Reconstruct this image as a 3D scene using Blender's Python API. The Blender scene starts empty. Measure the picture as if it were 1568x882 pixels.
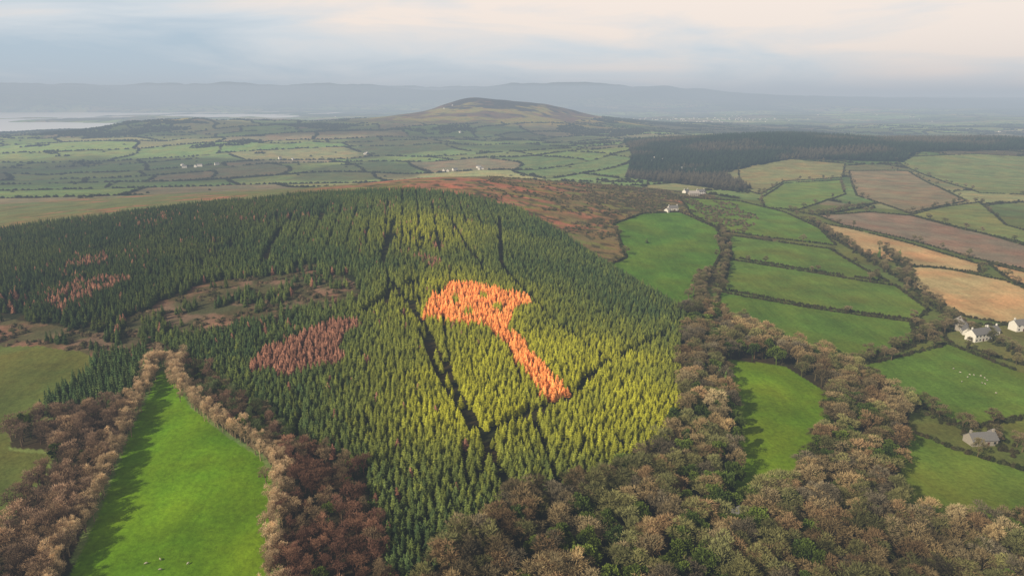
import bpy, math, numpy as np, time
from mathutils import Vector
rng=np.random.default_rng(11)
scn=bpy.context.scene
# ------------------------------------------------------------------ noise
def h2(ix,iy,s=0):
    ix=np.asarray(ix).astype(np.int64); iy=np.asarray(iy).astype(np.int64)
    n=(ix*374761393+iy*668265263+s*974634777)&0xffffffff
    n=((n^(n>>13))*1274126177)&0xffffffff
    return ((n^(n>>16))&0xffff)/65535.0
def vn(x,y,s=0):
    fx=np.floor(x); fy=np.floor(y); tx=x-fx; ty=y-fy
    tx=tx*tx*(3-2*tx); ty=ty*ty*(3-2*ty)
    a=h2(fx,fy,s); b=h2(fx+1,fy,s); c=h2(fx,fy+1,s); d=h2(fx+1,fy+1,s)
    return (a*(1-tx)+b*tx)*(1-ty)+(c*(1-tx)+d*tx)*ty
def fbm(x,y,s=0,o=4):
    r=0.0; a=0.5; t=0
    for i in range(o):
        r=r+a*vn(x*2**i+13.7*i,y*2**i-7.3*i,s+i); t+=a; a*=0.5
    return r/t
def ss(v,a,b):
    t=np.clip((v-a)/(b-a),0,1); return t*t*(3-2*t)
def ag(x,y,cx,cy,sl,sr,sf,sb):
    sx=np.where(x<cx,sl,sr); sy=np.where(y<cy,sf,sb)
    return np.exp(-((x-cx)/sx)**2/2-((y-cy)/sy)**2/2)
# ------------------------------------------------------------------ terrain heights (metres)
def height(x,y):
    x=np.asarray(x,float); y=np.asarray(y,float)
    r=np.hypot(x,y)
    z=-26*ss(y,850,1700)
    z=z+47*ag(x,y,-150,780,345,150,330,300)
    z=z+24*ag(x,y,60,1080,170,170,200,150)
    z=z+50*ag(x,y,950,2050,560,1100,450,350)
    z=z+22*ag(x,y,780,2250,260,330,300,250)+16*ag(x,y,1650,2300,260,300,300,250)
    z=z+66*ag(x,y,-1000,3300,850,1000,650,600)
    z=z+30*ag(x,y,-1700,3350,180,330,260,260)*(0.6+0.8*vn(x/90,y/90,5))
    z=z+90*ag(x,y,-140,4250,220,290,450,450)+72*ag(x,y,-50,4250,600,800,700,700)
    z=z+24*ag(x,y,240,4200,150,160,200,300)+18*ag(x,y,-330,4100,110,120,200,200)
    m=ss(r,1200,3000)
    z=z+(fbm(x/300,y/300,20)-.5)*(5+26*m)
    z=z+(fbm(x/1500,y/1500,30)-.5)*90*ss(r,4500,8000)
    mt=ss(r,9500,14500)*(1-.62*ss(x,1000,7000))
    rd=1-np.abs(2*fbm(x/5200,y/5200,41,5)-1)*1.6
    z=z+mt*(120+330*np.clip(rd,0,1)+90*(fbm(x/900,y/900,44)-.5))
    w=0.25*(fbm(x/700,y/700,51)-.5)
    e1=np.hypot((x+4300)/1900,(y-4500)/1250)+w
    e2=np.hypot((x+6100)/2050,(y-7900)/1500)+w
    es=np.maximum(1-ss(e1,.85,1.1),1-ss(e2,.85,1.1))
    z=z*(1-es)+(-45)*es
    return z
CAMZ=160.0; PITCH=math.radians(15.6); F=1045.0
cP,sP=math.cos(PITCH),math.sin(PITCH)
TS=90*np.exp(np.arange(1500)*0.0035)
# image pixel back-projected along its view ray -> position on the terrain (or on a canopy of height h)
def G(p,h=0.):
    if len(p)==3: return (p[0],p[1])
    a=(p[0]-784)/F; b=(441-p[1])/F
    d=np.array([a,cP+sP*b,-sP+cP*b])
    X=d[0]*TS; Y=d[1]*TS; Z=CAMZ+d[2]*TS
    dz=Z-height(X,Y)-h
    k=np.argmax(dz<0) if (dz<0).any() else len(TS)-1
    if k>0 and k<len(TS)-1:
        f=dz[k-1]/(dz[k-1]-dz[k]); t=TS[k-1]+f*(TS[k]-TS[k-1])
    else: t=TS[k]
    return (d[0]*t,d[1]*t)
def P(l,h=0.): return np.array([G(q,h) for q in l])
def inside(x,y,poly):
    res=np.zeros(x.shape,bool)
    x0,y0=poly.min(0); x1,y1=poly.max(0)
    m=(x>=x0)&(x<=x1)&(y>=y0)&(y<=y1)
    if not m.any(): return res
    xx=x[m]; yy=y[m]; c=np.zeros(xx.shape,bool); n=len(poly); j=n-1
    for i in range(n):
        xi,yi=poly[i]; xj,yj=poly[j]
        if yi!=yj:
            c^=((yi>yy)!=(yj>yy))&(xx<(xj-xi)*(yy-yi)/(yj-yi)+xi)
        j=i
    res[m]=c; return res
def ldist(x,y,pl):
    d=np.full(x.shape,1e9)
    for i in range(len(pl)-1):
        a=pl[i]; b=pl[i+1]; v=b-a; L=(v**2).sum()+1e-9
        t=np.clip(((x-a[0])*v[0]+(y-a[1])*v[1])/L,0,1)
        d=np.minimum(d,np.hypot(x-a[0]-t*v[0],y-a[1]-t*v[1]))
    return d
# ------------------------------------------------------------------ map of the place
W=0
forest=P([(-900,480,W),(-525,712,W),(-361,790,W),(-250,815,W),(-141,822,W),(-60,812,W),(10,780,W),(55,690,W),(85,607,W),(1050,478),(1040,560),(1042,620),(1008,685),(900,742),(790,758),(720,825),(645,900),(598,905),(575,790),(560,722),(480,692),(440,660),(340,600),(290,560),(240,545),(150,542),(110,530),(60,524),(0,528),(-200,540)])
strip=P([(150,552),(238,548),(226,580),(190,622),(110,636),(55,640),(100,600),(140,572)])
TC=5.0
symbol=P([(646,474),(654,462),(662,446),(676,441),(688,428),(720,430),(748,435),(775,442),(814,449),(812,462),(790,467),(783,480),(778,497),(802,518),(838,560),(870,594),(857,609),(836,607),(812,574),(788,543),(764,512),(745,495),(715,491),(690,489),(668,484),(650,481)],TC)
holes=P([(697,455),(717,474),(738,450),(762,467)],TC)
larch=P([(383,548),(420,525),(470,498),(548,476),(542,502),(515,548),(440,560),(385,558)],TC)
larch_s=[P(l,TC) for l in ([(70,455),(100,430),(170,416),(190,430),(110,462)],[(95,402),(150,385),(165,392),(110,410)],[(640,390),(655,388),(672,402),(650,405)],[(655,372),(680,366),(690,374),(665,378)],[(430,690),(480,694),(560,724),(576,800),(600,868),(430,890)],[(430,445),(475,435),(482,448),(440,455)])]
clear=P([(185,485),(235,460),(300,432),(400,415),(480,400),(545,428),(560,462),(480,472),(380,492),(300,505),(200,512)],3)
rough=P([(-150,470),(0,480),(140,500),(260,520),(300,545),(150,540),(60,522),(-150,528)],3)
lanes=[(P(l,TC),w_) for l,w_ in (([(598,425),(650,490),(700,590),(738,655),(775,730)],2.4),([(872,600),(905,568),(935,545)],2.8),([(868,602),(815,622),(752,650)],3.4),([(765,330),(768,400),(800,437),(850,485),(935,545)],2.5),([(430,345),(400,400)],2.8),([(640,497),(683,590),(722,650)],2.0),([(850,440),(1000,480)],3.6),([(690,330),(725,390),(768,412)],2.6),([(560,470),(600,440),(640,425)],3.4),([(604,332),(585,400)],2.5),([(935,545),(1030,500)],2.6),([(752,650),(735,720)],1.8))]
fieldsP=[ # polygon, colour
 ([(-200,560),(0,545),(60,532),(120,537),(148,549),(128,570),(60,622),(20,658),(14,690),(82,696),(72,722),(0,808),(-200,900)],(.10,.135,.035)),
 ([(245,568),(262,570),(290,622),(350,670),(400,702),(416,732),(410,800),(404,960),(70,960),(150,790),(205,652)],(.105,.24,.010)),
 ([(85,600,W),(110,640,W),(940,343),(985,327),(1040,325),(1098,350),(1105,388),(1088,418),(1068,432),(1063,475),(1052,480)],(.085,.185,.022)),
 ([(1040,302),(1130,308),(1200,325),(1255,350),(1280,376),(1110,355),(1060,330)],(.10,.19,.03)),
 ([(1115,360),(1270,381),(1360,432),(1240,414),(1120,394)],(.10,.175,.03)),
 ([(1116,397),(1240,417),(1372,438),(1422,475),(1400,490),(1250,470),(1105,443)],(.10,.175,.03)),
 ([(1100,447),(1250,473),(1396,493),(1400,530),(1300,556),(1262,545),(1180,510),(1100,478)],(.09,.175,.026)),
 ([(1302,562),(1400,541),(1450,526),(1568,572),(1700,600),(1700,640),(1568,638),(1480,655),(1400,618),(1340,586)],(.10,.185,.028)),
 ([(1115,550),(1200,560),(1265,600),(1270,630),(1225,742),(1160,768),(1124,760),(1132,650),(1112,600)],(.115,.225,.014)),
 ([(1387,658),(1470,690),(1568,720),(1720,760),(1720,840),(1568,802),(1480,810),(1405,790),(1366,765),(1376,700)],(.105,.18,.028)),
 ([(1510,652),(1568,640),(1700,640),(1700,720),(1568,690),(1530,672)],(.11,.165,.04)),
 ([(1246,340),(1300,350),(1400,375),(1500,405),(1500,418),(1380,405),(1312,386),(1268,362)],(.36,.285,.15)),
 ([(1382,409),(1440,410),(1540,430),(1600,455),(1600,505),(1480,486),(1402,442)],(.38,.31,.16)),
 ([(1512,403),(1600,425),(1600,452),(1545,428)],(.34,.265,.135)),
 ([(1250,330),(1330,325),(1400,331),(1600,385),(1600,420),(1500,398),(1400,370),(1290,345)],(.20,.165,.12)),
 ([(1392,330),(1440,318),(1500,310),(1540,345),(1600,362),(1600,380),(1480,353)],(.16,.205,.065)),
 ([(1165,303),(1200,281),(1288,276),(1294,298),(1222,322),(1170,318)],(.13,.215,.045)),
 ([(1130,256),(1210,244),(1294,251),(1290,272),(1200,278),(1162,298),(1136,290)],(.20,.215,.09)),
 ([(1300,262),(1390,262),(1480,308),(1392,327),(1312,300)],(.20,.18,.105)),
 ([(1365,242),(1500,236),(1600,240),(1600,300),(1500,296),(1400,262)],(.15,.20,.07)),
 ([(1440,495),(1568,500),(1620,520),(1568,560),(1450,522)],(.13,.15,.05)),
]
fieldsP=[(P(a),c) for a,c in fieldsP]
wood=P([(1046,482),(1080,478),(1180,517),(1262,549),(1340,590),(1395,622),(1390,655),(1376,700),(1362,765),(1400,795),(1480,815),(1568,808),(1760,850),(1760,990),(600,990),(645,898),(720,835),(790,765),(900,750),(1010,695),(1046,620),(1044,560)])
wleft=P([(20,665),(60,645),(110,640),(190,628),(206,640),(150,760),(90,900),(60,990),(-250,990),(-200,905),(0,812),(75,722),(86,690),(15,685)])
wmid=P([(430,690),(480,694),(560,724),(576,800),(600,880),(620,990),(420,990),(425,882),(432,740)])
wgap=P([(278,556),(300,566),(345,598),(440,657),(485,692),(436,722),(405,697),(352,664),(300,622)])
hedgeL=P([(244,550),(222,600),(196,650),(140,780),(88,882),(60,960)])
hedgeR=P([(268,556),(282,600),(300,625),(350,662),(405,692),(428,722),(424,800),(420,890),(420,980)])
darkwood=np.array([(351,1330),(400,1210),(440,1260),(470,1560),(693,1720),(815,1680),(933,1650),(1060,1800),(1400,1880),(2300,1950),(2300,2500),(400,2500),(330,1900),(250,1500)],float)
# far patchwork of fields
def bricks(x,y):
    wx=x+260*(fbm(x/700,y/700,61,3)-.5)*2; wy=y+260*(fbm(x/700,y/700,62,3)-.5)*2
    a=0.42; u=wx*math.cos(a)+wy*math.sin(a); v=-wx*math.sin(a)+wy*math.cos(a)
    RH=330.0
    row=np.floor(v/RH); fv=v-row*RH
    split=h2(row,np.floor(u/1100),3)>.4
    mid=RH*(.35+.3*h2(row,np.floor(u/1100),4))
    dv=np.minimum(fv,RH-fv); dv=np.where(split,np.minimum(dv,np.abs(fv-mid)),dv)
    sub=np.where(split&(fv>mid),1,0)
    rr=row*2+sub
    Wd=250*(.6+1.1*h2(rr,rr*0,7)); sh=h2(rr,rr*0,8)*400
    c=np.floor((u+sh)/Wd); fu=(u+sh)-c*Wd; du=np.minimum(fu,Wd-fu)
    return np.minimum(du,dv),h2(rr,c,9),h2(rr,c,10)
PAL=np.array([(.095,.155,.05),(.115,.165,.055),(.085,.135,.05),(.135,.17,.065),(.11,.175,.055),(.145,.165,.075),(.10,.14,.055),(.14,.135,.08),(.09,.155,.05),(.11,.12,.065)])*1.25
def mixc(a,b,t): return a*(1-t[...,None])+b*t[...,None]
def landcover(x,y,z):
    n=len(x); r=np.hypot(x,y)
    e,i1,i2=bricks(x,y)
    col=PAL[(i1*9.999).astype(int)]*(.8+.4*i2)[:,None]
    col=col*(.55+.8*ss(fbm(x/900,y/600,75),.38,.62))[:,None]
    hw=np.where(r<4500,3.0,np.maximum(5,r*.0011))
    col=np.where((e<hw)[:,None],np.array([.035,.04,.02]),col)
    rg=ss(fbm(x/420,y/420,70),.58,.68)*ss(r,1300,1700)
    col=mixc(col,np.array([.05,.055,.03]),rg*.7)
    hn=fbm(x/130,y/130,71)
    hc=mixc(np.broadcast_to(np.array([.12,.085,.06]),(n,3)),np.array([.22,.21,.06]),ss(hn,.46,.58))
    hc=mixc(hc,np.array([.04,.036,.034]),ss(fbm(x/60,y/60,72)+.006*(z-95),.46,.6))
    hl=ss(z+60*(hn-.5),24,40)*ss(y,3000,3500)*ss(x,-900,-500)*(1-ss(r,6500,7500))
    hl=np.maximum(hl,ss(z+30*(hn-.5),48,58)*ss(y,2800,3300)*(x<-1300)*(r<6000))
    col=mixc(col,hc,hl)
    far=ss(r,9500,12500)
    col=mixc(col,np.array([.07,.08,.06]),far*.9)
    nd=(r<1150)&(y<1250)
    col=np.where((nd&(x>100)&(y<1100)&(x<900))[:,None],np.array([.10,.14,.04]),col)
    moor=(y>560)&(y<1330)&(x<330)&(x>-1100)&(z>4)
    m1=fbm(x/60,y/34,80); m2=fbm(x/14,y/12,81); m3=fbm(x/30,y/10,82)
    mc=mixc(np.broadcast_to(np.array([.31,.15,.095]),(n,3)),np.array([.18,.15,.07]),ss(m1+.40*ss(x-.25*(y-800),10,140)+.1*(m3-.5),.48,.64))
    mc=mixc(mc,np.array([.15,.18,.05]),ss(m3+.1*ss(x,60,200),.56,.66)*.85)
    mc=mixc(mc,np.array([.07,.07,.035]),ss(m2+.2*ss(x,40,200),.58,.70))
    mc=mixc(mc,np.array([.13,.165,.065]),(1-ss(x,-330,-190))*.95*ss(m1,.25,.4))
    col=np.where(moor[:,None],mc,col)
    col=np.where(((y<150)|(x<-250)&(y<600))[:,None]&(r<900)[:,None],np.array([.09,.14,.04]),col)
    col=np.where(inside(x,y,darkwood)[:,None],np.array([.02,.03,.015]),col)
    fm=inside(x,y,forest)|inside(x,y,strip)
    col=np.where(fm[:,None],mixc(np.broadcast_to(np.array([.022,.030,.014]),(n,3)),np.array([.038,.036,.018]),ss(fbm(x/12,y/12,86),.45,.6)),col)
    for w in (wood,wleft,wmid,wgap): col=np.where(inside(x,y,w)[:,None],np.array([.04,.038,.022]),col)
    cl=inside(x,y,clear)|inside(x,y,rough)
    cc=mixc(np.broadcast_to(np.array([.17,.12,.085]),(n,3)),np.array([.075,.08,.04]),ss(fbm(x/13,y/13,84),.38,.56))
    col=np.where(cl[:,None],cc,col)
    for p,c in fieldsP:
        mm=inside(x,y,p)
        if mm.any():
            v=(.78+.44*fbm(x/45,y/45,85))
            col=np.where(mm[:,None],np.array(c)*v[:,None],col)
    return col
# ------------------------------------------------------------------ helpers
def link(ob): scn.collection.objects.link(ob); return ob
def newmesh(name,v,f,mat=None,smooth=False):
    me=bpy.data.meshes.new(name); me.from_pydata([tuple(map(float,q)) for q in v],[],[tuple(map(int,q)) for q in f]); me.update()
    if mat: me.materials.append(mat)
    if smooth: me.polygons.foreach_set('use_smooth',[True]*len(me.polygons))
    return me
def mat(name):
    m=bpy.data.materials.new(name); m.use_nodes=True; m.node_tree.nodes.clear()
    return m,m.node_tree.nodes,m.node_tree.links
def simple(name,col,rough=.8,nscale=1.5,amt=.3):
    m,N,L=mat(name)
    o=N.new('ShaderNodeOutputMaterial'); b=N.new('ShaderNodeBsdfPrincipled'); b.inputs['Roughness'].default_value=rough
    tc=N.new('ShaderNodeTexCoord'); n=N.new('ShaderNodeTexNoise'); n.inputs['Scale'].default_value=nscale; n.inputs['Detail'].default_value=4
    L.new(tc.outputs['Object'],n.inputs['Vector'])
    mr=N.new('ShaderNodeMapRange'); mr.inputs['To Min'].default_value=1-amt; mr.inputs['To Max'].default_value=1+amt*.5
    L.new(n.outputs['Fac'],mr.inputs['Value'])
    vm=N.new('ShaderNodeVectorMath'); vm.operation='SCALE'; vm.inputs[0].default_value=col
    L.new(mr.outputs[0],vm.inputs['Scale']); L.new(vm.outputs[0],b.inputs['Base Color']); L.new(b.outputs[0],o.inputs[0])
    return m
# ------------------------------------------------------------------ ground sheet
th=np.concatenate([np.radians(np.linspace(-50,50,680)),np.radians(np.linspace(50,310,92))[1:-1]])
rr=np.concatenate([np.linspace(15,95,9),100*np.exp(np.linspace(0,math.log(320),900))])
TH,RR=np.meshgrid(th,rr); X=(RR*np.sin(TH)).ravel(); Y=(RR*np.cos(TH)).ravel(); Z=height(X,Y)
nc=len(th); nr=len(rr)
X=np.append(X,0); Y=np.append(Y,0); Z=np.append(Z,height(np.array([0.]),np.array([0.])))
me=bpy.data.meshes.new('ground'); me.vertices.add(len(X))
me.vertices.foreach_set('co',np.stack([X,Y,Z],1).ravel().astype(np.float32))
i=np.arange(nr-1)[:,None]*nc; j=np.arange(nc)[None,:]; j2=(j+1)%nc
q=np.stack([i+j,i+nc+j,i+nc+j2,i+j2],-1).reshape(-1,4)[:,::-1]
tri=np.stack([np.full(nc,len(X)-1),np.arange(nc),(np.arange(nc)+1)%nc],-1)[:,::-1]
loops=np.concatenate([q.ravel(),tri.ravel()])
me.loops.add(len(loops)); me.loops.foreach_set('vertex_index',loops.astype(np.int32))
ls=np.concatenate([np.arange(len(q))*4,len(q)*4+np.arange(len(tri))*3])
me.polygons.add(len(ls)); me.polygons.foreach_set('loop_start',ls.astype(np.int32))
me.polygons.foreach_set('use_smooth',np.ones(len(ls),bool)); me.update(calc_edges=True)
if me.polygons[1000].normal.z<0: me.flip_normals()
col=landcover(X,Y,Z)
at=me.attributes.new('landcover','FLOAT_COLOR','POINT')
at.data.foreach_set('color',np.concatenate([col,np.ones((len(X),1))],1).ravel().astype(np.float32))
m,N,L=mat('ground_grass_and_soil')
o=N.new('ShaderNodeOutputMaterial'); b=N.new('ShaderNodeBsdfPrincipled'); b.inputs['Roughness'].default_value=.95; b.inputs['Specular IOR Level'].default_value=.05
a=N.new('ShaderNodeAttribute'); a.attribute_name='landcover'
tc=N.new('ShaderNodeTexCoord')
def noise(sc,det=5,vec=None,rough=.6):
    n=N.new('ShaderNodeTexNoise'); n.inputs['Scale'].default_value=sc; n.inputs['Detail'].default_value=det; n.inputs['Roughness'].default_value=rough
    L.new(vec if vec else tc.outputs['Object'],n.inputs['Vector']); return n.outputs['Fac']
def rng_(s,lo,hi,fmin=.25,fmax=.75):
    mr=N.new('ShaderNodeMapRange'); mr.inputs['From Min'].default_value=fmin; mr.inputs['From Max'].default_value=fmax
    mr.inputs['To Min'].default_value=lo; mr.inputs['To Max'].default_value=hi; L.new(s,mr.inputs['Value']); return mr.outputs[0]
def mul(a_,b_):
    k=N.new('ShaderNodeMath'); k.operation='MULTIPLY'; L.new(a_,k.inputs[0]); L.new(b_,k.inputs[1]); return k.outputs[0]
mp=N.new('ShaderNodeMapping'); mp.inputs['Rotation'].default_value=(0,0,.5); mp.inputs['Scale'].default_value=(.22,.012,1); L.new(tc.outputs['Object'],mp.inputs['Vector'])
f=mul(mul(rng_(noise(.035),.70,1.30),rng_(noise(.5,7,None,.7),.62,1.35)),rng_(noise(1,3,mp.outputs[0]),.86,1.14))
vm=N.new('ShaderNodeVectorMath'); vm.operation='SCALE'; L.new(a.outputs['Color'],vm.inputs[0]); L.new(f,vm.inputs['Scale'])
mx=N.new('ShaderNodeMix'); mx.data_type='RGBA'; mx.blend_type='MULTIPLY'; L.new(rng_(noise(.018,6),0,.8,.42,.66),mx.inputs[0])
L.new(vm.outputs[0],mx.inputs[6]); mx.inputs[7].default_value=(1.4,.95,.9,1)
L.new(mx.outputs[2],b.inputs['Base Color'])
bp=N.new('ShaderNodeBump'); bp.inputs['Strength'].default_value=.5; bp.inputs['Distance'].default_value=.5; L.new(noise(.8,6),bp.inputs['Height']); L.new(bp.outputs[0],b.inputs['Normal'])
L.new(b.outputs[0],o.inputs[0]); me.materials.append(m)
link(bpy.data.objects.new('ground',me))
# ------------------------------------------------------------------ water
m,N,L=mat('estuary_water_surface'); o=N.new('ShaderNodeOutputMaterial'); b=N.new('ShaderNodeBsdfPrincipled')
b.inputs['Base Color'].default_value=(.72,.75,.78,1); b.inputs['Roughness'].default_value=.2
tc=N.new('ShaderNodeTexCoord'); n_=N.new('ShaderNodeTexNoise'); n_.inputs['Scale'].default_value=.02; n_.inputs['Detail'].default_value=6; L.new(tc.outputs['Object'],n_.inputs['Vector'])
bp=N.new('ShaderNodeBump'); bp.inputs['Strength'].default_value=.1; bp.inputs['Distance'].default_value=1; L.new(n_.outputs['Fac'],bp.inputs['Height']); L.new(bp.outputs[0],b.inputs['Normal']); L.new(b.outputs[0],o.inputs[0])
link(bpy.data.objects.new('estuary_water',newmesh('estuary_water',[(-9500,2900,-33),(-2200,2900,-33),(-2200,9800,-33),(-9500,9800,-33)],[(0,1,2,3)],m)))
# ------------------------------------------------------------------ foliage material
def foliage(name,transl=.2,vary=.35):
    m,N,L=mat(name); o=N.new('ShaderNodeOutputMaterial')
    a=N.new('ShaderNodeAttribute'); a.attribute_type='INSTANCER'; a.attribute_name='tint'
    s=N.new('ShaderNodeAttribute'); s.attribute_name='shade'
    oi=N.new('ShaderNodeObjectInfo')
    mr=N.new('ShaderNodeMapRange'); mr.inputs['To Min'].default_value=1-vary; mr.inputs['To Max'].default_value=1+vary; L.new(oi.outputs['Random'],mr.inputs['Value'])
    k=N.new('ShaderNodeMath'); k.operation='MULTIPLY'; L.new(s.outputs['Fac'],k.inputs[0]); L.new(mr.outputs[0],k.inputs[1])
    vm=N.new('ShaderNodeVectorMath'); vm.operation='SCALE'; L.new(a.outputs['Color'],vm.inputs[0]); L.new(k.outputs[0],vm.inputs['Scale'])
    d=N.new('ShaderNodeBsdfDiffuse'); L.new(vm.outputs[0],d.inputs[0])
    if transl>0:
        t=N.new('ShaderNodeBsdfTranslucent'); mx=N.new('ShaderNodeMixShader'); mx.inputs[0].default_value=transl
        L.new(vm.outputs[0],t.inputs[0]); L.new(d.outputs[0],mx.inputs[1]); L.new(t.outputs[0],mx.inputs[2]); L.new(mx.outputs[0],o.inputs[0])
    else: L.new(d.outputs[0],o.inputs[0])
    return m
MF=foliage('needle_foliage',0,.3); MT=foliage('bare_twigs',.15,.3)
def coll(name,objs):
    c=bpy.data.collections.new(name)
    for ob in objs: c.objects.link(ob)
    return c
def tomesh(name,V,Fc,S,mt):
    me=newmesh(name,V,Fc,mt)
    at=me.attributes.new('shade','FLOAT','POINT'); at.data.foreach_set('value',np.array(S,np.float32))
    return bpy.data.objects.new(name,me)
def tube(V,Fc,S,a,b,ra,rb,n=5,sh=.45):
    a=np.array(a,float); b=np.array(b,float); d=b-a; d/=np.linalg.norm(d)+1e-9
    u=np.cross(d,[1,.3,.1]); u/=np.linalg.norm(u); w=np.cross(d,u); k=len(V)
    for c,r in ((a,ra),(b,rb)):
        for i in range(n):
            t=2*math.pi*i/n; V.append(c+r*(u*math.cos(t)+w*math.sin(t))); S.append(sh)
    for i in range(n): Fc.append((k+i,k+(i+1)%n,k+n+(i+1)%n,k+n+i))
def conifer(seed,layers=8,nb=8,pw=.6,name='conifer_tree'):
    R=np.random.default_rng(seed); V=[];Fc=[];S=[]
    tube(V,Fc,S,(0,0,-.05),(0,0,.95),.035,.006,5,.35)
    for l in range(layers):
        f=l/(layers-1); z=.12+.80*f; r=.5*(1-f*.93)**pw*R.uniform(.84,1.14); off=R.uniform(0,6)
        nn=nb if f<.7 else nb-2
        for i in range(nn):
            t=off+2*math.pi*i/nn+R.normal(0,.16); rj=r*R.uniform(.6,1.18); dr=R.uniform(.02,.10)*(1-f*.6)
            c,s=math.cos(t),math.sin(t); wd=rj*.42; zc=z+.09*(1-f*.5)
            k=len(V)
            V+= [np.array((0,0,zc)),np.array((c*rj,s*rj,z-dr)),np.array((c*rj*.6-s*wd,s*rj*.6+c*wd,z-dr*.9)),np.array((c*rj*.6+s*wd,s*rj*.6-c*wd,z-dr*.9)),np.array((c*rj*.6,s*rj*.6,z+.012))]
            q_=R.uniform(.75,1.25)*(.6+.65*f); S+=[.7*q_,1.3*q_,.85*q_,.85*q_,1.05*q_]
            Fc+=[(k,k+2,k+4),(k,k+4,k+3),(k+4,k+2,k+1),(k+3,k+4,k+1)]
    k=len(V)
    for i in range(4):
        t=i*math.pi/2; V.append(np.array((math.cos(t)*.06,math.sin(t)*.06,.88))); S.append(1.1)
    V.append(np.array((0,0,1.02))); S.append(1.4)
    for i in range(4): Fc.append((k+i,k+(i+1)%4,k+4))
    return tomesh(name,V,Fc,S,MF)
def barebroad(seed,ntw=1000,leaf=False,name='bare_tree'):
    R=np.random.default_rng(seed); V=[];Fc=[];S=[]
    tube(V,Fc,S,(0,0,-.03),(.02,.0,.34),.035,.024,6,.7)
    C=[]
    for i in range(12):
        t=R.uniform(0,6.28); zz=R.uniform(.42,.84); rad=.35*math.sqrt(max(.05,1-((zz-.55)/.42)**2))*R.uniform(.45,1)
        C.append((math.cos(t)*rad,math.sin(t)*rad,zz,R.uniform(.11,.18)))
    C.append((0,0,.8,.16))
    for c in C:
        midp=(c[0]*.45,c[1]*.45,.34+(c[2]-.34)*.5)
        tube(V,Fc,S,(.02,0,.3),midp,.018,.011,4,.9); tube(V,Fc,S,midp,c[:3],.011,.004,4,1.0)
    for i in range(ntw):
        c=C[R.integers(len(C))]; d=R.normal(size=3); d/=np.linalg.norm(d); d[2]=abs(d[2])*.9-.2
        p=np.array(c[:3])+d*c[3]*R.uniform(.35,1.1)
        out=d+np.array([p[0],p[1],p[2]-.4])*.9+R.normal(0,.35,3); out/=np.linalg.norm(out)
        ln=R.uniform(.05,.10) if not leaf else .05; wd=.010 if not leaf else .032
        sd=np.cross(out,R.normal(size=3)); sd/=np.linalg.norm(sd)+1e-9
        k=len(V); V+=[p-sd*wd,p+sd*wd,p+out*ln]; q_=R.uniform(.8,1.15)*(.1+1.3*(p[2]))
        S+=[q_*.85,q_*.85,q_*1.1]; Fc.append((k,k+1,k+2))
    V=[np.array(v)*np.array([1.2,1.2,1.04]) for v in V]
    return tomesh(name,V,Fc,S,MT if not leaf else MF)
def bush(seed,name='hedge_bush'):
    R=np.random.default_rng(seed); V=[];Fc=[];S=[]
    nz=5;nt=9
    for i_ in range(nz):
        for j_ in range(nt):
            ph=i_/(nz-1)*1.45; t=2*math.pi*j_/nt; rj=R.uniform(.75,1.05)*.42
            V.append(np.array((math.cos(t)*math.cos(ph)*rj,math.sin(t)*math.cos(ph)*rj,-.1+math.sin(ph)*.95*R.uniform(.8,1)))); S.append(R.uniform(.55,.9))
    for i_ in range(nz-1):
        for j_ in range(nt): Fc.append((i_*nt+j_,i_*nt+(j_+1)%nt,(i_+1)*nt+(j_+1)%nt,(i_+1)*nt+j_))
    for i_ in range(120):
        d=R.normal(size=3); d[2]=abs(d[2]); d/=np.linalg.norm(d); p=d*np.array([.42,.42,.85])*R.uniform(.85,1.1)
        sd=np.cross(d,R.normal(size=3)); sd/=np.linalg.norm(sd); k=len(V)
        V+=[p-sd*.05,p+sd*.05,p+d*.17+R.normal(0,.04,3)]; q_=R.uniform(.7,1.3); S+=[q_]*3; Fc.append((k,k+1,k+2))
    return tomesh(name,V,Fc,S,MF)
C_con=coll('conifer_kinds',[conifer(s) for s in (1,2,3,4,5,6)])
C_lar=coll('larch_kinds',[conifer(s,8,9,.6,'larch_tree') for s in (11,12,13)])
C_bare=coll('bare_tree_kinds',[barebroad(s,1300) for s in (21,22,23,24,25)])
C_slim=coll('slim_bare_tree_kinds',[barebroad(s,800) for s in (31,32,33)])
C_ev=coll('evergreen_kinds',[barebroad(s,1300,True,'evergreen_tree') for s in (41,42)])
C_bush=coll('bush_kinds',[bush(s) for s in (51,52,53)])
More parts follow.
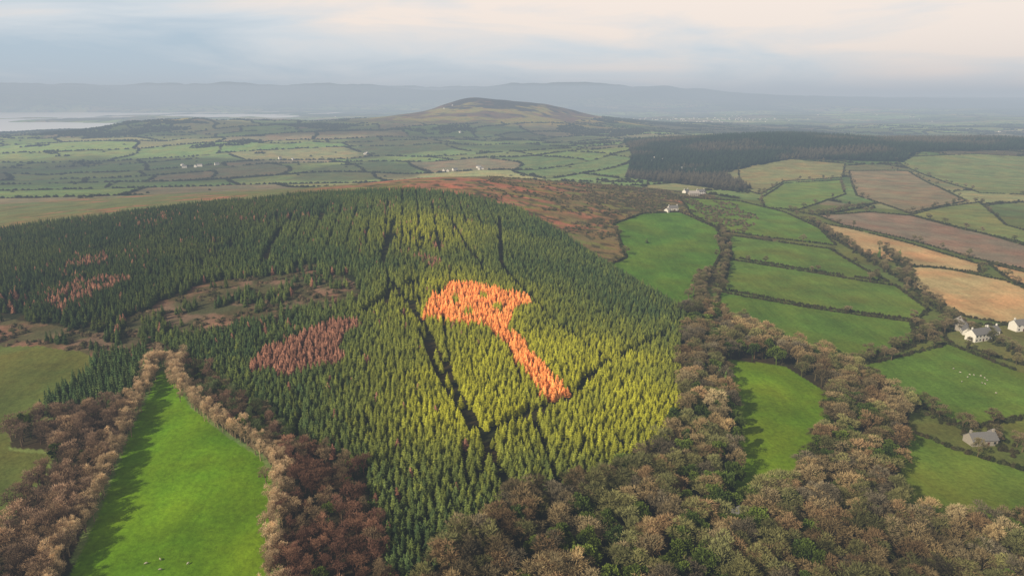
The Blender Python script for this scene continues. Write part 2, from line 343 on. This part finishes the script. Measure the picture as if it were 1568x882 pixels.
# ------------------------------------------------------------------ instancing
def scatter(name,x,y,diam,hgt,tint,collection,nk,z=None):
    n=len(x)
    if n==0: return
    z=height(x,y) if z is None else z
    me=bpy.data.meshes.new(name); me.vertices.add(n); me.vertices.foreach_set('co',np.stack([x,y,z],1).ravel().astype(np.float32))
    def A(nm,ty,key,arr): 
        q=me.attributes.new(nm,ty,'POINT'); q.data.foreach_set(key,np.ascontiguousarray(arr).ravel())
    A('scl','FLOAT_VECTOR','vector',np.stack([diam,diam,hgt],1).astype(np.float32))
    rot=np.stack([rng.normal(0,.03,n),rng.normal(0,.03,n),rng.uniform(0,6.28,n)],1).astype(np.float32)
    A('rot','FLOAT_VECTOR','vector',rot)
    A('tint','FLOAT_COLOR','color',np.concatenate([np.clip(tint,0,1),np.ones((n,1))],1).astype(np.float32))
    A('kind','INT','value',rng.integers(0,nk,n).astype(np.int32))
    me.update()
    ob=link(bpy.data.objects.new(name,me))
    g=bpy.data.node_groups.new(name+'_scatter','GeometryNodeTree')
    g.interface.new_socket('Geometry',in_out='INPUT',socket_type='NodeSocketGeometry'); g.interface.new_socket('Geometry',in_out='OUTPUT',socket_type='NodeSocketGeometry')
    N=g.nodes; L=g.links; gi=N.new('NodeGroupInput'); go=N.new('NodeGroupOutput'); ip=N.new('GeometryNodeInstanceOnPoints')
    ci=N.new('GeometryNodeCollectionInfo'); ci.inputs['Collection'].default_value=collection; ci.inputs['Separate Children'].default_value=True; ci.inputs['Reset Children'].default_value=True
    def NA(nm,ty):
        k=N.new('GeometryNodeInputNamedAttribute'); k.data_type=ty; k.inputs['Name'].default_value=nm
        return [s for s in k.outputs if s.enabled and s.name=='Attribute'][0]
    L.new(gi.outputs[0],ip.inputs['Points']); L.new(ci.outputs[0],ip.inputs['Instance']); ip.inputs['Pick Instance'].default_value=True
    L.new(NA('kind','INT'),ip.inputs['Instance Index']); L.new(NA('scl','FLOAT_VECTOR'),ip.inputs['Scale'])
    er=N.new('FunctionNodeEulerToRotation'); L.new(NA('rot','FLOAT_VECTOR'),er.inputs[0]); L.new(er.outputs[0],ip.inputs['Rotation'])
    L.new(ip.outputs[0],go.inputs[0])
    md=ob.modifiers.new('scatter','NODES'); md.node_group=g
    return ob
def grid(poly,sx,sy,ang=0,jit=.3):
    c,s=math.cos(ang),math.sin(ang); pu=poly@np.array([[c,-s],[s,c]])
    lo=pu.min(0); hi=pu.max(0)
    gu,gv=np.meshgrid(np.arange(lo[0],hi[0],sx),np.arange(lo[1],hi[1],sy)); ri=np.round((gu-lo[0])/sx).astype(int).ravel()
    gv=gv+((np.round((gu-lo[0])/sx)%2)*sy*.5)
    gu=gu.ravel()+rng.normal(0,jit*sx*.5,gu.size); gv=gv.ravel()+rng.normal(0,jit*sy*.5,gv.size)
    x=gu*c-gv*s; y=gu*s+gv*c
    m=inside(x,y,poly); return x[m],y[m],ri[m]
# plantation
x,y,ri=grid(forest,2.6,2.4,.15,.55)
keep=np.ones(len(x),bool)
for l,w_ in lanes: keep&=ldist(x,y,l)>w_+1.2*(fbm(x/7,y/7,119)-.5)
wob=fbm(x/90,y/90,90)
keep&=~((ri%6==0)&(y>560)&(x>-240)&(wob<.58)&(rng.random(len(x))<.9))
keep&=~((ri%8==0)&(y>600)&(x<-240)&(wob<.5))
keep&=~((ri%14==0)&(y<560)&(wob<.45))
keep&=rng.random(len(x))>.04
lm=inside(x,y,symbol)
for hx,hy in holes: lm&=np.hypot((x-hx)/3.0,(y-hy)/5.6)>1
jx=x+14*(fbm(x/16,y/16,111)-.5); jy=y+40*(fbm(x/20,y/20,112)-.5)
lr=inside(jx,jy,larch); ls_=np.zeros(len(x),bool)
for p in larch_s: ls_|=inside(jx+10*(fbm(x/9,y/9,113)-.5),jy,p)
ls_&=rng.random(len(x))<.65
cl=inside(jx,jy,clear)|inside(jx,jy,rough); keep&=~(cl&(rng.random(len(x))<.55+.45*ss(fbm(x/18,y/18,95),.36,.48)))
keep&=~(inside(x,y,wmid)&(rng.random(len(x))<.6))
thin=ss(fbm(x/50,y/50,92),.56,.70)*(x<-60)*(y>330); keep&=rng.random(len(x))>thin*.65
spr=(rng.random(len(x))<.012+.14*ss(fbm(x/45,y/45,96),.58,.7)*(x<-120))&(x<-20)
lar=(lm|lr|ls_|spr)&~(cl&(rng.random(len(x))<.5))
def tintmix(n,a,b,t): return np.array(a)[None]*(1-t[:,None])+np.array(b)[None]*t[:,None]
k=keep&~lar; xs,ys=x[k],y[k]; n=len(xs)
t=np.clip(fbm(xs/40,ys/40,93)*1.6-.4+rng.normal(0,.22,n),0,1)
# sunlight painted into the tint, yellower around the sun spots (soft, noisy boundary)
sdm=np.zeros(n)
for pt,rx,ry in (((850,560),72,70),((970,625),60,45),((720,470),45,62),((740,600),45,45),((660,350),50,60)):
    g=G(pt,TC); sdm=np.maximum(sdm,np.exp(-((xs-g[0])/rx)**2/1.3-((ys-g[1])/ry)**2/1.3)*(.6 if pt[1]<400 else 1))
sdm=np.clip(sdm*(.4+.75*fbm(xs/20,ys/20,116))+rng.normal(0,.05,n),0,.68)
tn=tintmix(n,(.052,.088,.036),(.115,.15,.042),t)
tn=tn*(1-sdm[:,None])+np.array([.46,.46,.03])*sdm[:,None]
tn*= (.60+.40*ss(xs+60*(fbm(xs/60,ys/60,117)-.5),-300,-140))[:,None]  # shade painted into the tint, darker toward the left of the forest
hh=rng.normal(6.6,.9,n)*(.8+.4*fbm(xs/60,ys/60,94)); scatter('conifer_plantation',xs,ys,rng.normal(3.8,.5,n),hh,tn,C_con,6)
k=keep&lar; xs,ys=x[k],y[k]; n=len(xs); br=lm[k]
tn=np.where(br[:,None],np.array([.98,.385,.125]),np.array([.30,.15,.105]))*rng.normal(1,.12,(n,1))
scatter('larch_stand',xs,ys,rng.normal(3.9,.45,n),rng.normal(6.0,.7,n),tn,C_lar,3)
x,y,ri=grid(strip,3.0,2.9,.3,.4); n=len(x)
scatter('conifer_shelterbelt',x,y,rng.normal(4.0,.4,n),rng.normal(9.5,1,n),tintmix(n,(.05,.09,.036),(.085,.12,.04),rng.random(n)),C_con,6)
x,y,ri=grid(darkwood,9.5,9.5,.3,.6); n=len(x); g=fbm(x/260,y/160,88)
scatter('distant_conifer_forest',x,y,rng.normal(12,1.2,n),rng.normal(12,2,n),tintmix(n,(.022,.036,.022),(.075,.065,.045),ss(g,.46,.6)),C_con,6)
# woodland
def woodland(name,poly,sp,tints,evf,h=(12,1.8),dm=(11,1.6),cl_=C_bare,nk=5,excl=[]):
    x,y,ri=grid(poly,sp,sp*.9,.4,.8); m=np.ones(len(x),bool)
    for p in excl: m&=~inside(x,y,p)
    x,y=x[m],y[m]; n=len(x); ev=rng.random(n)<evf*(.3+1.4*(fbm(x/40,y/40,97)>.5))
    q=rng.integers(0,len(tints),n); tn=np.array(tints)[q]*rng.normal(1,.18,(n,1)); g=fbm(x/35,y/35,98); tn=tn*(.35+1.15*g)[:,None]
    hh=rng.normal(h[0],h[1],n); dd=rng.normal(dm[0],dm[1],n)
    a=~ev; scatter(name,x[a],y[a],dd[a],hh[a],tn[a],cl_,nk)
    if ev.any():
        tn=tintmix(ev.sum(),(.05,.08,.025),(.11,.15,.03),rng.random(ev.sum())); scatter(name+'_evergreen_trees',x[ev],y[ev],dd[ev]*.75,hh[ev]*.85,tn,C_ev,2)
BR=[(.30,.235,.13),(.37,.28,.15),(.25,.205,.12),(.23,.225,.095),(.31,.215,.12),(.20,.205,.09),(.19,.165,.115)]
woodland('broadleaf_woodland',wood,6.6,BR,.24,excl=[fieldsP[8][0]])
woodland('bare_woodland',wleft,5.2,[(.31,.215,.15),(.25,.18,.13),(.36,.255,.165)],.02,(10.5,1.5),(7.5,1),C_slim,3)
woodland('mixed_woodland',wmid,5.2,[(.27,.15,.10),(.23,.125,.09),(.31,.23,.14)],.12,(9,1.4),(6.8,1),C_slim,3)
woodland('mixed_woodland',wgap,4.2,[(.19,.145,.09),(.24,.155,.11),(.10,.13,.055)],.2,(8,1.4),(5.5,1),C_slim,3)
def along(pl,step,off,closed=False):
    if closed: pl=np.vstack([pl,pl[:1]])
    xs=[];ys=[]
    for a,b in zip(pl[:-1],pl[1:]):
        d=np.hypot(*(b-a)); n=max(1,int(d/step)); t=(np.arange(n)+rng.random(n)*.8)/n
        nx,ny=(b-a)[::-1]/(d+1e-9); o_=rng.normal(0,off,n)
        xs.append(a[0]+t*(b-a)[0]+nx*o_); ys.append(a[1]+t*(b-a)[1]-ny*o_)
    return np.concatenate(xs),np.concatenate(ys)
for nm,hl in (('beech_tree_row',hedgeL),('beech_tree_row',hedgeR)):
    x,y=along(hl,1.5,1.9); n=len(x)
    scatter(nm,x,y,rng.normal(5.0,.7,n),rng.normal(9,1.3,n),np.array([.55,.42,.27])*rng.normal(1,.14,(n,1)),C_slim,3)
# hedges round the near fields
bx=[];by=[];tx=[];ty=[]
for kf,(p,c) in enumerate(fieldsP):
    if kf in (0,1): continue
    x,y=along(p,1.7,.6,True); bx.append(x);by.append(y)
    x,y=along(p,24,1.5,True); s_=rng.random(len(x))<.5; tx.append(x[s_]);ty.append(y[s_])
thick=[P(l) for l in ([(1104,345),(1112,400),(1100,440)],[(1240,338),(1300,378),(1380,428),(1430,470),(1470,498)],[(1392,620),(1480,660),(1560,700)],[(1400,520),(1470,500),(1568,545)],[(1350,380),(1385,410),(1400,440)],[(1205,322),(1250,330),(1320,318)],[(1400,490),(1420,520),(1300,560)])]
for l in thick:
    x,y=along(l,1.2,2.2); bx.append(x);by.append(y); x,y=along(l,7,2.2); tx.append(x);ty.append(y)
pl=P([(1088,420),(1066,440),(1072,475)]); x,y=along(pl,2.2,3.5); tx.append(x);ty.append(y)
x,y=np.concatenate(bx),np.concatenate(by); k=~inside(x,y,wood)&(np.hypot(x,y)<2600)&(fbm(x/12,y/12,101)>.27); x,y=x[k],y[k]; n=len(x)
scatter('field_hedgerow',x,y,rng.uniform(1.8,3.2,n),rng.uniform(1.2,2.7,n),tintmix(n,(.07,.06,.033),(.05,.065,.026),rng.random(n)),C_bush,3)
x,y=np.concatenate(tx),np.concatenate(ty); k=~inside(x,y,forest); x,y=x[k],y[k]; n=len(x)
scatter('hedgerow_trees',x,y,rng.uniform(5,9,n),rng.uniform(6,10,n),tintmix(n,(.23,.18,.11),(.14,.14,.06),rng.random(n)),C_bare,5)
# scrub on moor and clear-fell
x=rng.uniform(-420,330,30000); y=rng.uniform(300,1250,30000); z=height(x,y)
mo=((y>700)&(z>6)&(x>-40)&~inside(x,y,forest)&(fbm(x/22,y/22,103)+.13*ss(x,30,180)>.57)&~inside(x,y,fieldsP[2][0]))|((inside(x,y,clear)|inside(x,y,rough))&(fbm(x/14,y/14,104)>.42))
x,y=x[mo],y[mo]; n=len(x); scatter('gorse_scrub',x,y,rng.uniform(2,4.5,n),rng.uniform(1,2.6,n),tintmix(n,(.08,.09,.04),(.21,.15,.10),rng.random(n)**1.2),C_bush,3)
# distant hedges
gx,gy=np.meshgrid(np.arange(-3600,3600,6.0),np.arange(700,4700,6.0)); gx=gx.ravel()+rng.uniform(-3,3,gx.size); gy=gy.ravel()+rng.uniform(-3,3,gy.size)
k=(np.abs(gx)<gy*.85+120); gx,gy=gx[k],gy[k]; gz=height(gx,gy); e,i1,i2=bricks(gx,gy)
ex=(np.hypot(gx,gy)<1150)|((gy<1330)&(gx<330)&(gz>3))|inside(gx,gy,darkwood)|(gz<-31)|((gz>45)&(gx>-800)&(gy>3000))
for p,c in fieldsP: ex|=inside(gx,gy,p)
clump=fbm(gx/240,gy/240,70)
k=~ex&((e<3.0)&(vn(gx/40,gy/40,9)>.22)|((clump>.68)&(rng.random(len(gx))<.35))|(rng.random(len(gx))<.0009))
gx,gy,gz=gx[k],gy[k],gz[k]; n=len(gx); sc=1+gy/5000
scatter('distant_hedgerows',gx,gy,rng.uniform(5,9,n)*sc*.8,rng.uniform(2.0,4.5,n)*sc,tintmix(n,(.04,.045,.022),(.06,.055,.03),rng.random(n)),C_bush,3,gz-.3)
pts=P([(1108,612),(1100,590),(1112,640),(1070,585),(1345,395),(1376,398),(990,372)]); n=len(pts)
scatter('tall_evergreen_trees',pts[:,0],pts[:,1],np.array([7,6,6,6,7,8,5.]),np.array([17,14,13,13,10,11,6.]),np.array([[.08,.125,.035]]*n),C_con,6)
# ------------------------------------------------------------------ buildings
M_white=simple('white_render_wall',(.78,.76,.72)); M_slate=simple('slate_roof',(.17,.17,.18)); M_glass=simple('window_glass',(.03,.035,.04),.2)
M_stone=simple('stone_wall',(.36,.33,.29)); M_tin=simple('tin_roof',(.38,.36,.35)); M_door=simple('painted_door',(.12,.05,.04))
def building(name,pos,rot,Lx,Wy,H,wall=M_white,roof=M_slate,chim=True,win=True):
    x0,y0=pos; z0=float(height(np.array([x0]),np.array([y0]))[0])
    e=link(bpy.data.objects.new(name,None)); e.location=(x0,y0,z0); e.rotation_euler=(0,0,rot)
    def ch(nm,v,f,mt):
        ob=link(bpy.data.objects.new(nm,newmesh(nm,v,f,mt))); ob.parent=e
    a,b_=Lx/2,Wy/2; rh=Wy*.42
    ch('walls',[(-a,-b_,-1),(a,-b_,-1),(a,b_,-1),(-a,b_,-1),(-a,-b_,H),(a,-b_,H),(a,b_,H),(-a,b_,H),(-a,0,H+rh),(a,0,H+rh)],[(0,1,5,4),(2,3,7,6),(1,2,6,9,5),(3,0,4,8,7)],wall)
    o=.35; s=rh/b_; A=a+o; B=b_+o; ze=H-o*s+.06; t=.16; zr=H+rh+.06
    v=[(-A,-B,ze),(A,-B,ze),(A,0,zr),(-A,0,zr),(-A,B,ze),(A,B,ze)]; v+=[(p[0],p[1],p[2]+t) for p in v]
    ch('roof',v,[(0,3,2,1),(3,4,5,2),(6,7,8,9),(9,8,11,10),(0,1,7,6),(4,10,11,5),(0,6,9,3),(3,9,10,4),(1,2,8,7),(2,5,11,8)],roof)
    def boxf(cx,cy,cz,sx,sy,sz):
        return [(cx+i*sx/2,cy+j*sy/2,cz+k*sz/2) for k in (-1,1) for i,j in ((-1,-1),(1,-1),(1,1),(-1,1))],[(0,3,2,1),(4,5,6,7),(0,1,5,4),(1,2,6,5),(2,3,7,6),(3,0,4,7)]
    if win:
        V=[];Fc=[]; nw=max(2,int(Lx/3.2))
        for sd in (-1,1):
            for i in range(nw):
                for fl in range(1 if H<4 else 2):
                    if sd==-1 and fl==0 and i==nw//2: continue
                    v,f=boxf(-a+(i+.5)*Lx/nw,sd*(b_+.02),1.5+fl*2.6,1.1,.1,1.2); kk=len(V); V+=v; Fc+=[tuple(q+kk for q in g_) for g_ in f]
        ch('windows',V,Fc,M_glass)
        v,f=boxf(-a+(nw//2+.5)*Lx/nw,-(b_+.02),1.0,1.1,.12,2.1); ch('door',v,f,M_door)
    if chim:
        V=[];Fc=[]
        for sx in (-1,1):
            v,f=boxf(sx*(a-.7),0,H+rh+.6,.9,.8,1.6); kk=len(V); V+=v; Fc+=[tuple(q+kk for q in g_) for g_ in f]
        ch('chimneys',V,Fc,wall)
for nm,p,r,l,w,h,wl,rf,c in [
 ('farmhouse',(1497,520),.35,16,7.5,5.2,M_white,M_slate,True),('farm_outbuilding',(1478,510),1.2,11,6,3.2,M_white,M_slate,False),('farm_outbuilding',(1515,512),.35,12,6,3.5,M_white,M_slate,True),
 ('farm_shed',(1470,503),1.1,14,8,4,M_stone,M_tin,False),('stone_cottage',(1500,678),.1,13,6.5,3.0,M_stone,M_slate,True),('farm_shed',(1518,672),.6,8,5,2.8,M_stone,M_tin,False),
 ('white_cottage',(1129,812),1.25,6.5,5,6.4,M_white,M_slate,False),('white_cottage',(1030,322),.2,13,7,3.4,M_white,M_slate,True),('farm_shed',(1022,325),.9,9,6,3,M_white,M_tin,False),
 ('farmhouse',(1072,298),.3,14,8,5,M_white,M_slate,True),('cottage',(1050,296),.8,12,7,3.5,M_white,M_slate,True),('farm_shed',(1062,300),.1,16,9,4,M_stone,M_tin,False),
 ('farmhouse',(1560,505),.2,12,7,5,M_white,M_slate,True)]:
    building(nm,G(p),r,l,w,h,wl,rf,c)
def village(name,centres,seed,k_=1.):
    R=np.random.default_rng(seed); V=[];Fw=[];Fr=[]
    for (cx,cy,cnt,spd) in centres:
        for i in range(cnt):
            x=cx+R.normal(0,spd); y=cy+R.normal(0,spd); z=float(height(np.array([x]),np.array([y]))[0]); rt=R.uniform(0,3.1); Lx=R.uniform(4,9)*k_; Wy=R.uniform(3,4.5)*k_; H=R.uniform(3,5); k=len(V)
            for px,py,pz in [(-Lx,-Wy,-2),(Lx,-Wy,-2),(Lx,Wy,-2),(-Lx,Wy,-2),(-Lx,-Wy,H),(Lx,-Wy,H),(Lx,Wy,H),(-Lx,Wy,H),(-Lx,0,H+3),(Lx,0,H+3)]:
                V.append((x+px*math.cos(rt)-py*math.sin(rt),y+px*math.sin(rt)+py*math.cos(rt),z+pz))
            Fw+=[tuple(k+q for q in f) for f in ((0,1,5,4),(2,3,7,6),(1,2,6,9,5),(3,0,4,8,7))]; Fr+=[tuple(k+q for q in f) for f in ((4,5,9,8),(6,7,8,9))]
    me=newmesh(name,V,Fw+Fr,M_white); me.materials.append(M_slate)
    me.polygons.foreach_set('material_index',[0]*len(Fw)+[1]*len(Fr)); link(bpy.data.objects.new(name,me))
fc=[(-70,1750,3,16),(-150,1720,3,16)]
for p,cn,s_ in [((312,255),5,30),((560,236),2,25),((440,245),2,20),((1010,245),5,35),((1035,262),3,20)]:
    g=G(p); fc.append((g[0],g[1],cn,s_))
for i_ in range(24): 
    fc.append((rng.uniform(-3000,4200),rng.uniform(2800,8000),rng.integers(1,3),25))
village('distant_farmsteads',fc,5,.8)
village('distant_town',[(1550,6000,60,330),(2100,6500,40,300),(700,6200,15,250)],6,.85)
# ------------------------------------------------------------------ sheep
def sheep():
    V=[];Fc=[];S=[]
    def ell(c,r,n=8,m_=5,sh=1.):
        k=len(V)
        for i in range(m_+1):
            ph=math.pi*i/m_
            for j in range(n):
                t=2*math.pi*j/n; V.append(np.array(c)+np.array(r)*np.array([math.cos(ph),math.sin(ph)*math.cos(t),math.sin(ph)*math.sin(t)])); S.append(sh)
        for i in range(m_):
            for j in range(n): Fc.append((k+i*n+j,k+i*n+(j+1)%n,k+(i+1)*n+(j+1)%n,k+(i+1)*n+j))
    ell((0,0,.62),(.55,.27,.27)); tube(V,Fc,S,(.42,0,.7),(.68,0,.5),.14,.09,6,1.); ell((.74,0,.36),(.16,.08,.09),sh=.4)
    for sx in (-.36,.34):
        for sy in (-.14,.14):
            kx=sx+(-.04 if sx<0 else .02)
            tube(V,Fc,S,(sx,sy,.5),(kx,sy,.26),.075,.04,5,.6); tube(V,Fc,S,(kx,sy,.26),(sx,sy,0),.038,.028,5,.35)
    tube(V,Fc,S,(-.52,0,.7),(-.6,0,.45),.05,.03,5,.9)
    return tomesh('sheep',V,Fc,S,MT)
C_sh=coll('sheep_kinds',[sheep()])
sx=[];sy=[]
for p,c_,s_ in [((1483,573),8,5),((1500,580),4,9),((262,865),5,6),((40,735),3,6)]:
    g=G(p); sx.append(g[0]+rng.normal(0,s_,c_)); sy.append(g[1]+rng.normal(0,s_,c_))
x,y=np.concatenate(sx),np.concatenate(sy); n=len(x); ob=scatter('sheep_flock',x,y,np.ones(n)*.95,np.ones(n)*.95,np.array([[.55,.52,.45]]*n),C_sh,1)
# ------------------------------------------------------------------ sun, added gobo sheet, haze, sky
EL=math.radians(32); AZ=math.radians(232)   # compass: from behind-left of the viewer
S=np.array([math.sin(AZ)*math.cos(EL),math.cos(AZ)*math.cos(EL),math.sin(EL)])
sd=bpy.data.lights.new('sun','SUN'); sd.energy=5.0; sd.angle=math.radians(.5); sd.color=(1,.87,.64)
so=link(bpy.data.objects.new('sun',sd))
so.rotation_euler=Vector(S).to_track_quat('Z','Y').to_euler()
spots=[((850,560),80,75,1.5),((965,630),62,50,1.3),((725,455),55,75,1.5),((700,400),40,50,.6),((650,330),60,75,.85),((480,320),120,50,.35),((285,700),30,48,1.4),((260,820),35,35,.55),((520,650),75,50,.55),((420,640),40,40,.4),((620,720),45,40,.3),
 ((1075,625),26,34,1.5),((1190,640),40,55,.5),((1000,380),90,90,.35),((1200,350),140,120,.4),((1430,390),150,130,.75),((720,288),120,110,.9),((880,300),90,80,.5),((470,520),40,45,.35),((1130,480),70,60,.2),((1500,520),40,40,.8),((1450,740),60,50,.2),((1480,560),80,60,.3),((150,700),40,50,.35),((425,720),20,45,.9),((1250,260),200,150,.45),((880,830),40,25,.15),((1330,640),35,40,.3)]
sg_=[(*G(a_),b_,c_,d_) for a_,b_,c_,d_ in spots]
CZ=720.0  # unseen overhead sheet added to shade the ground, opened where sun spots are wanted
cx,cy=np.meshgrid(np.arange(-4200,3600,16.),np.arange(-1700,2700,16.)); sh_=cx.shape
gx=cx-S[0]*(CZ-15)/S[2]; gy=cy-S[1]*(CZ-15)/S[2]
lit=.05+.15*ss(fbm(gx/500,gy/500,120),.45,.65)*ss(gy,1000,1500)+.6*ss(fbm(gx/420,gy/300,121),.5,.62)*ss(gy,1300,1900)
wx_=gx+60*(fbm(gx/80,gy/80,125)-.5); wy_=gy+60*(fbm(gx/80,gy/80,126)-.5)
for a_,b_,rx,ry,st in sg_: lit=lit+st*np.exp(-((wx_-a_)/rx)**2/1.3-((wy_-b_)/ry)**2/1.3)
den=np.clip(1-lit,0,1)*.97
edge=np.minimum.reduce([cx-cx.min(),cx.max()-cx,cy-cy.min(),cy.max()-cy]); den*=ss(edge,0,500)
V=np.stack([cx,cy,CZ+14*(fbm(cx/200,cy/200,123)-.5)],-1).reshape(-1,3)
ny,nx=sh_; I=(np.arange(ny-1)[:,None]*nx+np.arange(nx-1)[None]).ravel(); Fq=np.stack([I,I+1,I+nx+1,I+nx],1)
m,N,L=mat('cloud_gobo_vapour'); o=N.new('ShaderNodeOutputMaterial'); at_=N.new('ShaderNodeAttribute'); at_.attribute_name='density'
tr=N.new('ShaderNodeBsdfTransparent'); tl=N.new('ShaderNodeBsdfTranslucent'); tl.inputs[0].default_value=(.21,.235,.27,1); mx=N.new('ShaderNodeMixShader')
L.new(at_.outputs['Fac'],mx.inputs[0]); L.new(tr.outputs[0],mx.inputs[1]); L.new(tl.outputs[0],mx.inputs[2]); L.new(mx.outputs[0],o.inputs[0])
me=newmesh('cloud_gobo',V,Fq,m,True); q_=me.attributes.new('density','FLOAT','POINT'); q_.data.foreach_set('value',den.ravel().astype(np.float32))
link(bpy.data.objects.new('cloud_gobo',me))
m,N,L=mat('haze_air'); o=N.new('ShaderNodeOutputMaterial'); SIG=1.75e-4
va=N.new('ShaderNodeVolumeAbsorption'); va.inputs['Color'].default_value=(.16,.06,0,1); va.inputs['Density'].default_value=SIG
em=N.new('ShaderNodeEmission'); em.inputs['Color'].default_value=(.375,.465,.55,1); em.inputs['Strength'].default_value=SIG
ad=N.new('ShaderNodeAddShader'); L.new(va.outputs[0],ad.inputs[0]); L.new(em.outputs[0],ad.inputs[1]); L.new(ad.outputs[0],o.inputs['Volume'])
R_=34000; v=[(i*R_,j*R_,k) for k in (-250,350) for i,j in ((-1,-1),(1,-1),(1,1),(-1,1))]
link(bpy.data.objects.new('haze',newmesh('haze',v,[(0,3,2,1),(4,5,6,7),(0,1,5,4),(1,2,6,5),(2,3,7,6),(3,0,4,7)],m)))
w=bpy.data.worlds.new('World'); scn.world=w; w.use_nodes=True; N=w.node_tree.nodes; L=w.node_tree.links; N.clear()
o=N.new('ShaderNodeOutputWorld'); sky=N.new('ShaderNodeTexSky'); sky.sky_type='NISHITA'; sky.sun_disc=False; sky.sun_elevation=EL; sky.sun_rotation=AZ
b1=N.new('ShaderNodeBackground'); b1.inputs[1].default_value=.1; L.new(sky.outputs[0],b1.inputs[0])
tc=N.new('ShaderNodeTexCoord'); mp=N.new('ShaderNodeMapping'); mp.inputs['Scale'].default_value=(2.6,2.6,14); mp.inputs['Location'].default_value=(.6,.2,.1); L.new(tc.outputs['Generated'],mp.inputs[0])
n1=N.new('ShaderNodeTexNoise'); n1.inputs['Scale'].default_value=1.6; n1.inputs['Detail'].default_value=7; n1.inputs['Roughness'].default_value=.5; n1.inputs['Distortion'].default_value=.5; L.new(mp.outputs[0],n1.inputs['Vector'])
sx_=N.new('ShaderNodeSeparateXYZ'); L.new(tc.outputs['Generated'],sx_.inputs[0])
def M_(op,a_,b_):
    k=N.new('ShaderNodeMath'); k.operation=op
    for i_,q in enumerate((a_,b_)):
        if isinstance(q,(int,float)): k.inputs[i_].default_value=q
        else: L.new(q,k.inputs[i_])
    return k.outputs[0]
f1=M_('ADD',M_('MULTIPLY',sx_.outputs[0],.62),M_('MULTIPLY',sx_.outputs[2],5.2))
f2=M_('ADD',M_('MULTIPLY',n1.outputs['Fac'],1.9),f1); f3=M_('SUBTRACT',f2,.74)
cr=N.new('ShaderNodeValToRGB'); L.new(f3,cr.inputs[0]); e=cr.color_ramp.elements
e[0].position=.05; e[0].color=(.43,.56,.68,1); e[1].position=1.; e[1].color=(1.,.86,.75,1); k=e.new(.5); k.color=(.68,.74,.79,1)
b2=N.new('ShaderNodeBackground'); L.new(cr.outputs[0],b2.inputs[0])
mr=N.new('ShaderNodeMapRange'); mr.inputs['From Min'].default_value=.14; mr.inputs['From Max'].default_value=.4; mr.inputs['To Min'].default_value=1.1; mr.inputs['To Max'].default_value=.34; L.new(sx_.outputs[2],mr.inputs['Value']); L.new(mr.outputs[0],b2.inputs[1])
mx=N.new('ShaderNodeMixShader'); mx.inputs[0].default_value=.9; L.new(b1.outputs[0],mx.inputs[1]); L.new(b2.outputs[0],mx.inputs[2]); L.new(mx.outputs[0],o.inputs[0])
# ------------------------------------------------------------------ camera
cd=bpy.data.cameras.new('camera'); cd.lens=24; cd.sensor_width=36; cd.clip_start=1; cd.clip_end=80000
co=link(bpy.data.objects.new('camera',cd)); co.location=(0,0,CAMZ); co.rotation_euler=(math.pi/2-PITCH,0,0); scn.camera=co
scn.view_settings.view_transform='Standard'; scn.view_settings.look='None'; scn.view_settings.exposure=0; scn.view_settings.gamma=1
